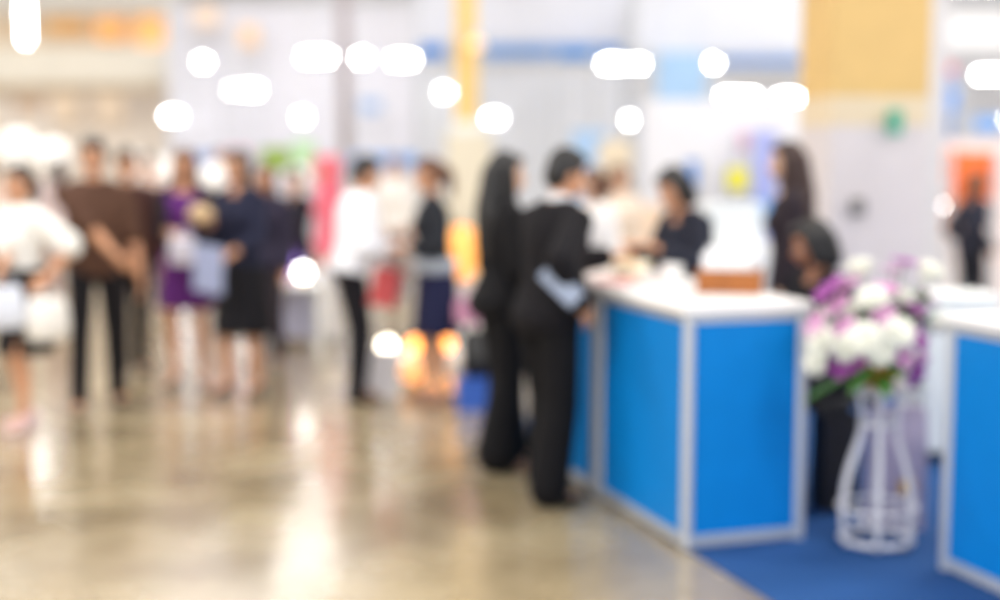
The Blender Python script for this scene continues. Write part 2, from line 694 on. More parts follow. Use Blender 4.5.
carpet_m = mat('blue_carpet', (8, 70, 130), .95, vary=.18, scale=160, bump=.4)
b = new_bm()
pts = [BP(.03, -2.6), BP(4.6, -2.6), BP(4.6, 3.0), BP(.03, 3.0)]
rings_to(b, [[p + V((0, 0, .0005)) for p in pts], [p + V((0, 0, .008)) for p in pts]])
tag(obj('carpet', b, carpet_m), 'deep blue carpet laid under the booth counters at the right', 'carpet')
CZ = .008

alu = mat('brushed_aluminium', (196, 200, 208), .35, .35, vary=.04, scale=90)
blue_panel = mat('blue_panel_laminate', (0, 124, 204), .5, vary=.03, scale=8)
blue_panel.node_tree.nodes['Principled BSDF'].inputs['Specular IOR Level'].default_value = .2
white_top = mat('white_worktop', (240, 238, 238), .35, vary=.015, scale=8)


def counter(label, u0, w0, du=.585, dw=1.0):
    root = thing('reception_counter', label, 'counter', BP(u0, w0, CZ), BA)
    pw = .05
    for px in (pw / 2, du - pw / 2):
        for py in (pw / 2, dw - pw / 2):
            b = new_bm()
            n = 12
            lathe(b, [(pw / 2 * .98, 0), (pw / 2 * 1.0, .004), (pw / 2, .998), (pw / 2 * .98, 1.0)], (px, py, 0), 16)
            obj('post', b, alu, root)
    for (x0, y0, x1, y1) in ((pw, pw / 2, du - pw, pw / 2), (pw, dw - pw / 2, du - pw, dw - pw / 2), (pw / 2, pw, pw / 2, dw - pw), (du - pw / 2, pw, du - pw / 2, dw - pw)):
        lx, ly = max(abs(x1 - x0), .012), max(abs(y1 - y0), .012)
        b = new_bm()
        box(b, ((x0 + x1) / 2, (y0 + y1) / 2, .512), (lx, ly, .914))
        obj('panel', b, blue_panel, root)
        for z in (.03, .980):
            b = new_bm()
            hh = .045 if z < .5 else .036
            box(b, ((x0 + x1) / 2, (y0 + y1) / 2, z), (lx + (.004 if lx > .1 else .014), ly + (.004 if ly > .1 else .014), hh), bevel=.003)
            obj('rail', b, alu, root)
    b = new_bm()
    box(b, (du / 2, dw / 2, 1.018), (du + .03, dw + .012, .036), bevel=.006)
    obj('worktop', b, white_top, root)
    return root


counter('blue panelled white topped counter with the wooden tray, its end towards the flower stand', 0, 0)
counter('blue counter continuing behind the tray counter, beside the man in the black suit', 0, 1.016)
counter('blue panelled white topped counter at the right edge, beyond the flower stand', .868, -1.54)

TOPZ = CZ + 1.037
# wooden tray with papers
wood = mat('orange_brown_wood', (158, 92, 34), .45, vary=.2, scale=14)
tc = BP(.45, .485, TOPZ)
tr = thing('wooden_tray', 'orange brown wooden tray full of white papers on the blue counter', 'tray', tc, BA - R(32))
L, D, Hh = .29, .19, .105
b = new_bm(); box(b, (0, 0, .006), (L, D, .012)); obj('base', b, wood, tr)
for (c, s_) in (((0, -D / 2 + .006, Hh / 2 + .006), (L, .012, Hh - .012)), ((0, D / 2 - .006, Hh / 2 + .006), (L, .012, Hh - .012)),
                ((-L / 2 + .006, 0, Hh / 2 + .006), (.012, D - .024, Hh - .012)), ((L / 2 - .006, 0, Hh / 2 + .006), (.012, D - .024, Hh - .012))):
    b = new_bm(); box(b, c, s_, bevel=.002); obj('side_board', b, wood, tr)
paper = mat('white_paper', (244, 244, 246), .6, vary=.01)
for k in range(7):
    b = new_bm()
    hgt = .15 + .04 * random.random()
    box(b, (0, 0, hgt / 2), (.21, .004 + .004 * random.random(), hgt))
    bmesh.ops.rotate(b, cent=(0, 0, 0), matrix=Matrix.Rotation(R(random.uniform(-2, 2)), 3, 'X'), verts=b.verts)
    o = obj('brochure', b, paper)
    tag(o, 'white brochures standing upright in the wooden tray', 'brochure', 'brochures in the wooden tray')
    o.location = wpos(tr, (random.uniform(-.02, .02), -.066 + k * .022, .0135))
    o.rotation_euler = (0, 0, BA - R(32))

# small items on the counters
def cup(label, p, r=.04, hgt=.10, col=(246, 246, 244), name='paper_cup', cat='cup'):
    t = thing(name, label, cat, p)
    b = new_bm()
    lathe(b, [(r * .72, 0), (r * .74, .003), (r, hgt), (r * 1.06, hgt + .004), (r * 1.06, hgt + .008), (r * .95, hgt + .008), (r * .93, hgt - .01), (.002, hgt - .012)], n=28)
    obj('cup_wall', b, mat('cup_%d' % col[0], col, .5, vary=.02), t, True)
    return t


c1 = cup('white paper cup on the counter between the seated leaflets and the tray', BP(.36, .92, TOPZ), .052, .085)
c1['label'] = 'white paper cup on the counter just left of the wooden tray'
t = thing('candy_bowl', 'cream bowl of yellow sweets on the far counter in front of the woman in navy', 'bowl', BP(.30, 1.30, TOPZ))
b = new_bm(); lathe(b, [(.05, 0), (.055, .004), (.10, .05), (.115, .085), (.108, .085), (.09, .05), (.002, .03)], n=32)
obj('bowl', b, mat('cream_ceramic', (246, 234, 208), .3), t, True)
b = new_bm()
for k in range(60):
    a, q = random.uniform(0, 6.28), math.sqrt(random.random()) * .085
    ell(b, (q * math.cos(a), q * math.sin(a), .06 + .03 * random.random() * (1 - q / .1)), (.016, .011, .009), Matrix.Rotation(a, 3, 'Z'), 8, 6)
o = obj('sweets', b, mat('yellow_sweets', (250, 214, 130), .35, vary=.3, scale=20), t, True)
o['kind'] = 'stuff'
for k, (u, w, a, c, lb) in enumerate(((.16, 1.05, 14, (240, 170, 170), 'pink leaflet lying on the counter near the hands of the man in black'),
                                     (.22, 1.55, -20, (246, 232, 226), 'pale leaflet lying on the far counter beyond the cream bowl'),
                                     (.14, .62, 35, (246, 246, 248), 'white form lying on the near counter behind its front edge'))):
    b = new_bm(); box(b, (0, 0, .003), (.21, .297, .006), bevel=.001)
    o = tag(obj('leaflet', b, mat('leaflet_%d' % k, c, .5, vary=.03)), lb, 'leaflet')
    o.location = BP(u, w, TOPZ + .0005); o.rotation_euler = (0, 0, BA + R(a))
cup('white cup on the counter at the right edge', BP(1.02, -.85, TOPZ), .045, .10)
b = new_bm(); box(b, (0, 0, .02), (.22, .30, .04), bevel=.002)
o = tag(obj('paper_stack', b, paper), 'stack of white paper on the counter at the right edge', 'paper'); o.location = BP(1.2, -.95, TOPZ + .0005); o.rotation_euler = (0, 0, BA + .2)

# ------------------------------------------------------------------ flower stand
FS = G(876, 545, CZ)
fs = thing('flower_stand', 'white vase shaped wire flower stand on the blue carpet between the counters', 'flower stand', FS)
wm = mat('white_enamel_metal', (226, 224, 228), .35, .0, vary=.03)
prof = [(.145, .012), (.158, .06), (.163, .14), (.160, .22), (.142, .31), (.112, .40), (.086, .48), (.078, .54), (.088, .60), (.102, .66)]
for k in range(6):
    a = 2 * PI * k / 6 + .3
    b = new_bm()
    tube(b, [(math.cos(a) * r, math.sin(a) * r, z) for r, z in prof], .012, 8)
    obj('leg', b, wm, fs, True)
for r, z, rr in ((.147, .03, .012), (.163, .17, .008), (.079, .53, .009), (.104, .665, .011)):
    b = new_bm()
    tube(b, [(math.cos(2 * PI * i / 32) * r, math.sin(2 * PI * i / 32) * r, z) for i in range(32)], rr, 8, True)
    obj('ring', b, wm, fs, True)
b = new_bm(); lathe(b, [(.10, .672), (.112, .674), (.112, .684), (.10, .686)], n=32); obj('top_plate', b, wm, fs)
for k in range(6):
    a = 2 * PI * k / 6 + .3 + PI / 6
    b = new_bm()
    pts = []
    for i in range(15):
        q = i / 14 * 2.2 * PI
        rr = .028 * (1 - i / 22)
        pts.append((math.cos(a) * (.150) - math.sin(a) * rr * math.cos(q), math.sin(a) * (.150) + math.cos(a) * rr * math.cos(q), .12 + rr * math.sin(q)))
    tube(b, pts, .0045, 6)
    obj('scroll', b, wm, fs, True)

FB = FS + V((0, 0, .687))
fl = thing('flower_bouquet', 'bouquet of white chrysanthemums and purple orchids in a gold bowl', 'bouquet', FB)
b = new_bm(); lathe(b, [(.05, 0), (.055, .006), (.05, .02), (.085, .055), (.10, .095), (.094, .095), (.075, .06), (.002, .05)], n=36)
obj('bowl', b, mat('gold_bowl', (214, 160, 40), .3, .5, vary=.08), fl, True)


def chrysanthemum(c, r, m, nrm):
    b = new_bm()
    x, y = frame_of(nrm)
    ell(b, c, r * .45, None, 10, 7)
    for ring, (n, tilt, L) in enumerate(((14, .15, 1.0), (13, .5, .95), (11, .85, .85), (8, 1.2, .7))):
        for k in range(n):
            a = 2 * PI * k / n + ring * .3
            d = (x * math.cos(a) + y * math.sin(a)) * math.cos(tilt) + nrm * math.sin(tilt)
            p = c + d * r * .30
            q = c + d * r * L + nrm * r * .1
            sd = d.cross(nrm).normalized()
            M = Matrix((d, sd, d.cross(sd))).transposed()
            ell(b, (p + q) / 2, (r * .42 * L, r * .17, r * .05), M, 8, 5)
    return obj('chrysanthemum', b, m, fl, True)


def orchid(c, r, m, nrm):
    b = new_bm()
    x, y = frame_of(nrm)
    for k in range(5):
        a = 2 * PI * k / 5 + .3
        d = x * math.cos(a) + y * math.sin(a)
        d = (d + nrm * .25).normalized()
        sd = d.cross(nrm).normalized()
        M = Matrix((d, sd, d.cross(sd))).transposed()
        w = .42 if k % 2 else .30
        ell(b, c + d * r * .55, (r * .5, r * w, r * .05), M, 10, 6)
    ell(b, c + nrm * r * .2, (r * .18, r * .18, r * .25), None, 8, 6)
    return obj('orchid', b, m, fl, True)


def leaf(c, d, L, m):
    b = new_bm()
    d = d.normalized()
    sd = d.cross(V((0, 0, 1))).normalized()
    n = 8
    rings = []
    for i in range(n + 1):
        f = i / n
        w = L * .16 * math.sin(PI * (f * .92 + .06)) + .001
        p = c + d * L * f - V((0, 0, L * .35 * f * f))
        up = V((0, 0, .0022))
        rings.append([p - sd * w, p - up, p + sd * w, p + up])
    rings_to(b, rings)
    return obj('leaf', b, m, fl, True)


wf = mat('white_petals', (246, 246, 236), .6, vary=.03)
pf = mat('purple_petals', (160, 72, 160), .55, vary=.25, scale=50)
pk = mat('pink_petals', (216, 156, 200), .55, vary=.2, scale=50)
gl = mat('green_leaves', (62, 112, 40), .5, vary=.3, scale=20)


def FV(u, v, dy=0.0):
    return P(u, v, FS.y + dy) - FB


core = V((0, 0, .16))
tips = []
for (u, v, dy, r) in ((861, 272, .05, .062), (928, 276, -.02, .064), (873, 302, -.10, .060), (866, 340, -.17, .066), (896, 334, -.15, .066), (824, 342, -.14, .064), (848, 348, -.14, .056),
                      (938, 326, -.05, .062), (900, 300, -.05, .05), (818, 362, -.14, .052), (880, 352, -.16, .055), (852, 312, -.04, .05),
                      (830, 318, .12, .055), (880, 300, .17, .06), (915, 320, .14, .058), (866, 350, .15, .06)):
    c = FV(u, v, dy)
    chrysanthemum(c, r * 1.22, wf, (c - core * .8).normalized()); tips.append(c)
for (u, v, dy, r, m) in ((834, 286, 0, .05, pf), (826, 294, -.04, .045, pf), (904, 264, 0, .052, pf), (893, 272, .03, .046, pk), (914, 372, -.1, .052, pf), (920, 356, -.06, .05, pk), (840, 366, -.12, .05, pf),
                         (846, 328, -.1, .045, pk), (838, 306, -.05, .048, pk), (884, 316, -.12, .046, pk), (912, 308, -.08, .05, pf), (916, 338, -.1, .048, pf), (856, 358, -.14, .045, pf), (886, 290, -.06, .046, pk),
                         (846, 300, .1, .05, pf), (926, 300, .1, .05, pk), (838, 340, .12, .05, pk), (816, 326, -.12, .046, pk), (902, 356, -.12, .042, pk), (850, 286, .02, .046, pk)):
    c = FV(u, v, dy)
    orchid(c, r * 1.35, m, (c - core * .8 + V((0, -.05, 0))).normalized()); tips.append(c)
for (u, v, dy) in ((918, 290, .02), (930, 292, -.06), (916, 258, .04), (870, 366, -.14), (890, 368, -.12), (848, 372, -.1), (905, 288, 0), (824, 380, -.1), (900, 372, .1), (850, 290, .08), (936, 262, .06), (880, 370, .12), (924, 284, -.1), (912, 292, -.12), (922, 262, -.04), (930, 300, .05), (862, 374, -.18), (884, 376, -.18)):
    c = FV(u, v, dy)
    st_ = core * .55
    leaf(c * .45 + st_ * .3, (c - st_) + V((0, 0, .04)), .25, gl)
b = new_bm()
for c in tips:
    m_ = c * .5 + V((0, 0, .05))
    tube(b, [(c.x * .12, c.y * .12, .055), m_, c], .004, 5)
o = obj('stems', b, gl, fl, True); o['kind'] = 'stuff'
b = new_bm()
for k in range(26):
    a = random.uniform(0, 6.28); q = random.uniform(.02, .12); z = random.uniform(.09, .22)
    ell(b, (q * math.cos(a), q * math.sin(a), z), (.045, .012, .03), Matrix.Rotation(random.uniform(0, 6), 3, 'Z') @ Matrix.Rotation(random.uniform(-1, 1), 3, 'X'), 8, 5)
o = obj('filler_leaves', b, mat('dark_leaves', (52, 92, 40), .6, vary=.3), fl, True); o['kind'] = 'stuff'

# lilac shopping bag and white cabinet behind the stand
p = G(893, 527, CZ)
bg = thing('shopping_bag', 'tall lilac grey paper bag with a yellow label, behind the flower stand', 'bag', p, R(12))
lil = mat('lilac_paper', (176, 164, 186), .6, vary=.04)
b = new_bm()
rings_to(b, [[V((sx * .115, sy * .07, 0)) for sx, sy in ((-1, -1), (1, -1), (1, 1), (-1, 1))], [V((sx * .115, sy * .072, .40)) for sx, sy in ((-1, -1), (1, -1), (1, 1), (-1, 1))],
             [V((sx * .12, sy * .05, .54)) for sx, sy in ((-1, -1), (1, -1), (1, 1), (-1, 1))], [V((sx * .11, sy * .04, .53)) for sx, sy in ((-1, -1), (1, -1), (1, 1), (-1, 1))],
             [V((sx * .10, sy * .05, .10)) for sx, sy in ((-1, -1), (1, -1), (1, 1), (-1, 1))]])
obj('bag_body', b, lil, bg)
b = new_bm(); box(b, (.02, -.0735, .20), (.07, .004, .06), bevel=.001); obj('tag', b, mat('yellow_tag', (226, 178, 74), .5), bg)
for sy in (-1, 1):
    b = new_bm(); tube(b, [(-.05, sy * .055, .52), (-.045, sy * .058, .60), (0, sy * .06, .635), (.045, sy * .058, .60), (.05, sy * .055, .52)], .004, 6); obj('handle', b, lil, bg, True)

p = G(936, 462, CZ)
cb = thing('white_cabinet', 'low white cabinet standing behind the counter at the right edge', 'cabinet', p + V((.12, .2, 0)), 0)
wl = mat('white_laminate', (238, 242, 242), .45, vary=.015)
b = new_bm(); box(b, (0, 0, .46), (.40, .38, .82), bevel=.004); obj('carcass', b, wl, cb)
b = new_bm(); box(b, (0, 0, .025), (.36, .34, .05)); obj('plinth', b, mat('dark_plinth', (40, 42, 60), .6), cb)
for sx in (-1, 1):
    b = new_bm(); box(b, (sx * .099, -.196, .46), (.192, .012, .79), bevel=.003); d_ = obj('door', b, wl, cb)
    b = new_bm(); box(b, (sx * .02, -.208, .56), (.012, .014, .12), bevel=.003); obj('handle', b, alu, d_)
b = new_bm(); box(b, (0, 0, .885), (.43, .41, .03), bevel=.004); obj('cabinet_top', b, wl, cb)

# chair under the seated woman
CH = V((XU(821, 6.95), 6.95, CZ))


def chair(label, loc, rz, m, leg_m):
    t = thing('chair', label, 'chair', loc, rz)
    b = new_bm(); box(b, (0, 0, .445), (.44, .44, .05), bevel=.015); obj('seat', b, m, t)
    b = new_bm()
    rings_to(b, [[V((x, -.215 - .03 * math.cos(x * 5) - (z - .55) * .15 + dy, z)) for x, dy in ((-.21, 0), (-.1, -.01), (.1, -.01), (.21, 0), (.21, .035), (.1, .03), (-.1, .03), (-.21, .035))] for z in (.55, .65, .80, .90)])
    obj('backrest', b, m, t, True)
    for sx in (-1, 1):
        for sy in (-1, 1):
            b = new_bm(); cap(b, (sx * .19, sy * .19, .43), (sx * .215, sy * .215, .012), .013, .012, 10); obj('leg', b, leg_m, t, True)
        b = new_bm(); tube(b, [(sx * .17, -.2, .43), (sx * .17, -.245, .55), (sx * .17, -.275, .80)], .011, 8); obj('back_support', b, leg_m, t, True)
    return t


chair('black chair under the woman sitting at the end of the blue counter', CH, R(118), mat('black_upholstery', (26, 25, 28), .7), mat('black_steel', (30, 30, 32), .35, .6))

# ------------------------------------------------------------------ people
BLACK = (19, 18, 21)


def at(u, Y, z=0.0):
    return V((XU(u, Y), Y, z))


# man in the black suit
suit, suit_h = person('man in a black suit at the blue counter with white papers under his arm', at(548, 6.66), R(-58), 1.70, 'm', lean=7, head=(-4, 12),
       hand_r=(.28, .0, .98), hand_l=(-.10, .42, 1.16), foot_l=(-.10, .06, .083), foot_r=(.10, -.06, .083), skin='tan', hair=('short', 'black'),
       top=dict(name='jacket', col=(24, 22, 26), hem=.83, inf=.03, sleeve=1.92, flare=.12), bottom=dict(type='trousers', col=(18, 17, 20), inf=.036, wide=.016), shoes=(18, 17, 18), extra=suit_details)
# woman in black with long hair
person('woman in black with long dark hair standing behind the man in the suit', at(501, 7.38), R(-68), 1.66, 'f', lean=2, head=(-8, 6),
       hand_r=(.12, .23, 1.12), hand_l=(-.10, .23, 1.12), foot_l=(-.09, .07, .10), foot_r=(.09, -.05, .10), skin='fair', hair=('long', 'black'), heel=.02,
       top=dict(name='jacket', col=(22, 21, 24), hem=.83, inf=.026, sleeve=1.9, flare=.16), bottom=dict(type='trousers', col=BLACK, inf=.034, wide=.045), shoes=(196, 150, 122))
# woman in navy behind the counter
person('woman in a navy jacket with dark hair standing behind the counter, looking down', at(701, 7.72, CZ), R(118), 1.62, 'f', lean=16, head=(6, 14),
       hand_r=(.10, .38, 1.15), hand_l=(-.14, .36, 1.15), skin='tan', hair=('bob', 'black'),
       top=dict(name='jacket', col=(40, 42, 54), hem=.87, inf=.02, sleeve=1.9), bottom=dict(type='trousers', col=(34, 36, 46)))
# woman with long brown hair
person('woman with very long brown hair standing left of the pillar', at(789, 8.2, CZ), R(84), 1.70, 'f', lean=2, head=(0, 4),
       hand_r=(.2, .06, .84), hand_l=(-.2, .08, .84), skin='fair', hair=('long', 'brown'), heel=.03,
       top=dict(name='blouse', col=(48, 40, 46), hem=.87, inf=.016, sleeve=1.8), bottom=dict(type='skirt', col=(40, 38, 46), hem=.55), shoes=(30, 28, 30))
# seated woman
person('woman with black hair sitting low at the end of the blue counter, bowing her head', CH, R(118), 1.70, 'f', lean=3, head=(-34, 16), sit=True,
       hand_r=(.12, .26, .78), hand_l=(-.12, .26, .78), foot_l=(-.09, .30, .085), foot_r=(.09, .26, .085), skin='brown', hair=('bob', 'black'),
       top=dict(name='blouse', col=(28, 26, 30), hem=.87, inf=.02, sleeve=1.7), bottom=dict(type='trousers', col=(24, 24, 34), inf=.022))
# person behind the right counter
person('person in a dark jacket standing beyond the right counter in front of orange signs', at(972, 12.6), R(-75), 1.50, 'f', lean=3, head=(0, 4),
       skin='tan', hair=('bob', 'chestnut'), hand_r=(.2, .06, .82), hand_l=(-.2, .06, .82),
       top=dict(name='jacket', col=(40, 42, 56), hem=.87, inf=.02), bottom=dict(type='trousers', col=(32, 34, 44)))
# left woman in white
lw, lwh = person('woman in a white blouse and black skirt at the left edge', at(22, 8.44), R(142), 1.60, 'f', head=(14, 2),
       hand_l=(-.29, .02, .95), hand_r=(-.15, .24, 1.0), foot_l=(-.09, .08, .083), foot_r=(.09, -.06, .083), skin='tan', hair=('tail', 'dark'),
       top=dict(name='blouse', col=(240, 238, 232), hem=1.0, inf=.03, sleeve=.9, puff=.015), bottom=dict(type='skirt', col=(30, 28, 32), hem=.47, flare=.03, belt=(24, 24, 28)), shoes=(232, 206, 212))
# man in brown
person('tall man in a brown short sleeved shirt and black trousers, arm across his waist', at(96, 9.1), R(-158), 1.77, 'm', lean=2, head=(-18, 4),
       hand_r=(-.10, .27, 1.02), hand_l=(-.27, .08, .86), foot_r=(.14, .12, .086), foot_l=(-.13, -.12, .086), skin='tan', hair=('short', 'black'),
       top=dict(name='shirt', col=(88, 62, 50), hem=.87, inf=.018, sleeve=.95, puff=.008, flare=.04), bottom=dict(type='trousers', col=(30, 28, 32), inf=.012), shoes=(28, 25, 24))
person('man in a dark maroon shirt walking behind the tall man in brown', at(128, 10.5), R(-150), 1.70, 'm', lean=2, head=(-5, 4),
       foot_r=(.1, .12, .085), foot_l=(-.1, -.1, .085), skin='tan', hair=('short', 'black'),
       top=dict(name='shirt', col=(74, 48, 46), hem=.87, inf=.022, sleeve=1.8), bottom=dict(type='trousers', col=(40, 34, 36)), shoes=(28, 25, 24))
# purple dress woman
pw_, pwh = person('woman in a purple dress and black cardigan holding a white bag', at(187, 10.0), R(176), 1.66, 'f', head=(4, 6),
       hand_r=(.02, .27, 1.12), hand_l=(-.20, .16, .95), foot_r=(.08, .06, .13), foot_l=(-.09, -.04, .13), heel=.045, skin='tan', hair=('long', 'chestnut'),
       top=dict(name='dress_bodice', col=(92, 40, 112), hem=1.0, inf=.012, sleeve=.3), over=dict(name='cardigan', col=(36, 32, 40), hem=1.0, inf=.015, sleeve=1.85, neck=1.40, open=.085),
       bottom=dict(type='skirt', col=(88, 36, 106), hem=.57, flare=.03), shoes=(36, 32, 34))
# give the open front of the cardigan to the dress: a purple front panel
nv, nvh = person('woman in a navy jacket and black skirt holding a pale blue folder', at(240, 9.6), R(152), 1.66, 'f', head=(10, 4),
       hand_r=(.06, .25, 1.22), hand_l=(-.12, .26, 1.0), foot_r=(.09, .05, .12), foot_l=(-.09, -.06, .12), heel=.035, skin='tan', hair=('bob', 'dark'),
       top=dict(name='jacket', col=(36, 38, 58), hem=.87, inf=.02, sleeve=1.6), bottom=dict(type='skirt', col=(28, 27, 32), hem=.43, flare=.04), shoes=(34, 28, 28))
person('person in a dark blue coat standing behind the woman with the pale blue folder', at(266, 11.0), R(165), 1.58, 'f', head=(8, 0), skin='tan', hair=('long', 'chestnut'),
       top=dict(name='coat', col=(52, 48, 66), hem=.83, inf=.025, flare=.2), bottom=dict(type='trousers', col=(58, 52, 60)), vox=.011)
person('person in black standing behind the low white table with the globe lamps', at(296, 12.75), R(140), 1.52, 'f', head=(20, 8), skin='fair', hair=('bun', 'dark'), hand_r=(.1, .3, 1.0), hand_l=(-.1, .3, 1.0),
       top=dict(name='shirt', col=(34, 32, 40), hem=.87, inf=.02), bottom=dict(type='trousers', col=(60, 54, 66)), vox=.011)
# white shirt man and the woman he talks to
wsm, wsmh = person('man in a white shirt and black trousers, facing the woman in the dark jacket', at(350, 9.35), R(-68), 1.66, 'm', lean=9, head=(-10, 8),
       hand_r=(.14, .26, 1.03), hand_l=(-.10, .29, 1.12), foot_r=(.09, .02, .083), foot_l=(-.09, .06, .083), skin='tan', hair=('short', 'black'),
       top=dict(name='shirt', col=(240, 240, 246), hem=.93, inf=.03, sleeve=1.8), bottom=dict(type='trousers', col=(28, 26, 32), inf=.012), shoes=(24, 22, 24))
wd, wdh = person('woman in a dark jacket and navy skirt with a grey belt', at(435, 9.30), R(96), 1.62, 'f', lean=3, head=(6, 6),
       hand_r=(.12, .16, .98), hand_l=(-.14, .20, 1.06), foot_r=(.09, .05, .10), foot_l=(-.09, -.05, .10), heel=.02, skin='tan', hair=('tail', 'chestnut'),
       top=dict(name='jacket', col=(38, 40, 46), hem=1.0, inf=.026, sleeve=1.7), bottom=dict(type='skirt', col=(34, 36, 66), hem=.47, flare=.035, belt=(178, 184, 194), belt_z=.985), shoes=(150, 110, 92))
person('person in a pink top and pink headscarf behind the man in the white shirt', at(329, 12.4), R(100), 1.62, 'f', skin='tan', hair=('bob', 'dark'), scarf=(226, 104, 124),
       top=dict(name='tunic', col=(222, 110, 128), hem=.83, inf=.025, flare=.1), bottom=dict(type='trousers', col=(226, 228, 236)), vox=.011)
# crowd farther away
crowd = [
    (60, 15.5, (226, 206, 206), (150, 120, 120), 1.60, 'f', 'long', 'brown', 20, 'woman in a pale pink blouse in the far crowd, beside the tall man in brown'),
    (150, 14.5, (196, 170, 160), (96, 84, 90), 1.66, 'm', 'short', 'dark', 170, 'man in a beige shirt in the far crowd, seen past the maroon shirt'),
    (222, 16.0, (232, 176, 186), (90, 80, 92), 1.70, 'f', 'bob', 'chestnut', 190, 'woman in a pink blouse in the far crowd behind the navy jacket'),
    (-12, 12.8, (216, 190, 176), (70, 60, 66), 1.62, 'f', 'bob', 'brown', 200, 'woman in beige in the far crowd at the left edge'),
    (395, 15.5, (236, 232, 228), (110, 104, 110), 1.62, 'f', 'tail', 'chestnut', 160, 'woman in white in the far crowd between the white shirt and dark jacket'),
    (618, 11.5, (240, 224, 208), (206, 190, 180), 1.58, 'f', 'bob', 'chestnut', 200, 'person in a cream top behind the far counter, in front of the beige poster'),
    (592, 9.8, (240, 236, 234), (120, 116, 124), 1.56, 'f', 'bob', 'chestnut', 130, 'person in white just behind the man in the black suit'),
]
for (u, Y, c1_, c2_, hh, sx, hs, hcx, rz, lb) in crowd:
    person(lb, at(u, Y), R(rz), hh, sx, skin='fair', hair=(hs, hcx), head=(random.uniform(-20, 20), 3), top=dict(name='shirt', col=c1_, hem=.87, inf=.022, sleeve=1.5),
           bottom=dict(type='trousers', col=c2_), vox=.011)


# ------------------------------------------------------------------ things people hold
def handbag(label, p, col, size=(.24, .10, .20), rz=0.0, handle=.14, name='handbag', cat='bag'):
    """bag hanging from a hand at p"""
    w, d, hgt = size
    t = thing(name, label, cat, V(p) - V((0, 0, hgt + handle)), rz)
    m = mat('bag_%d_%d_%d' % col, col, .5, vary=.05)
    b = new_bm()
    n = 24
    rr = []
    for z, k in ((0, .86), (.03, .97), (.5, 1.0), (.85, .9), (1, .82)):
        ring = []
        for i in range(n):
            a = 2 * PI * i / n
            cx, sy = math.cos(a), math.sin(a)
            ring.append(V((w / 2 * k * math.copysign(abs(cx) ** .6, cx), d / 2 * k * math.copysign(abs(sy) ** .6, sy), z * hgt)))
        rr.append(ring)
    rings_to(b, rr)
    obj('bag_body', b, m, t, True)
    for s_ in (-1, 1):
        b = new_bm()
        tube(b, [(math.cos(PI * i / 10) * w * .3, s_ * d * .25 * (1 - math.sin(PI * i / 10)), hgt * .97 + math.sin(PI * i / 10) * handle) for i in range(11)], .006, 6)
        obj('handle', b, m, t, True)
    return t


handbag('pale blue white bag held low in front of the woman in the white blouse', lwh[1] + V((0, 0, .0)), (222, 226, 238), (.26, .13, .24), R(20), .06)
handbag('round white bag hanging from the hand of the woman in the white blouse', lwh[-1] + V((.07, -.03, .0)), (240, 236, 230), (.25, .18, .24), R(60), .06)
handbag('small white bag held against the purple dress', pwh[1] + V((.05, -.04, .05)), (224, 220, 234), (.19, .09, .19), 0, .05)


def folder(label, p, col, size, rot, name='folder', cat='folder'):
    b = new_bm()
    box(b, (0, 0, 0), size, bevel=.003)
    o = tag(obj(name, b, mat('folder_%d_%d_%d' % col, col, .5, vary=.03)), label, cat)
    o.location = p
    o.rotation_euler = rot
    return o


folder('pale blue folder held upright by the woman in the navy jacket', nvh[-1] + V((-.05, -.05, -.04)), (170, 180, 216), (.22, .02, .32), (R(8), R(8), R(-20)))
bm_ = new_bm()
ell(bm_, (0, 0, 0), (.085, .035, .065), None, 20, 12)
o = tag(obj('clutch_purse', bm_, mat('beige_leather', (206, 176, 136), .5), None, True), 'small beige purse held up by the woman in the navy jacket', 'purse')
o.location = nvh[1] + V((-.03, -.05, .03))
folder('white papers tucked under the right arm of the man in the black suit', P(561, 285, 6.32), (158, 170, 194), (.21, .02, .095), (0, R(43), R(-12)), 'papers', 'papers')
folder('white brochure between the man in the white shirt and the woman in the dark jacket', (wsmh[1] + wdh[1]) / 2, (244, 240, 240), (.24, .02, .30), (R(35), R(10), 0), 'brochure', 'brochure')
folder('red folder held low by the woman in the dark jacket', wdh[1] + V((-.10, -.06, -.15)), (222, 96, 96), (.20, .02, .26), (R(4), R(12), R(30)))

# ------------------------------------------------------------------ floor items between the groups
p = G(482, 412)
cr = thing('storage_crate', 'blue plastic crate on the floor under the black bag', 'crate', p + V((0, .15, 0)), R(6))
bl = mat('blue_plastic', (58, 100, 190), .4, vary=.04)
L, D, Hh = .33, .28, .20
b = new_bm(); box(b, (0, 0, .01), (L, D, .02)); obj('base', b, bl, cr)
for (c, s_) in (((0, -D / 2, Hh / 2), (L, .014, Hh)), ((0, D / 2, Hh / 2), (L, .014, Hh)), ((-L / 2, 0, Hh / 2), (.014, D, Hh)), ((L / 2, 0, Hh / 2), (.014, D, Hh))):
    b = new_bm(); box(b, c, s_, bevel=.003); obj('side', b, bl, cr)
b = new_bm(); box(b, (0, 0, Hh + .008), (L + .02, D + .02, .016), bevel=.004); obj('lid', b, bl, cr)
bt = thing('travel_bag', 'black bag standing on the blue crate beside the woman in black', 'bag', p + V((0, .15, Hh + .017)), R(6))
b = new_bm()
vs = box(b, (0, 0, .15), (.27, .19, .30), bevel=.03)
obj('bag_body', b, mat('black_nylon', (34, 34, 36), .6, vary=.15), bt, True)
b = new_bm(); tube(b, [(-.07, 0, .295), (-.06, 0, .34), (0, 0, .36), (.06, 0, .34), (.07, 0, .295)], .009, 8); obj('handle', b, mat('black_nylon', (34, 34, 36)), bt, True)
b = new_bm(); box(b, (0, -.1, .12), (.2, .025, .16), bevel=.01); obj('pocket', b, mat('black_nylon', (34, 34, 36)), bt, True)
handbag('pink shopping bag on the black bag beside the woman in black', p + V((-.08, .15, Hh + .62)), (214, 150, 180), (.20, .09, .17), R(6), .09, 'gift_bag')


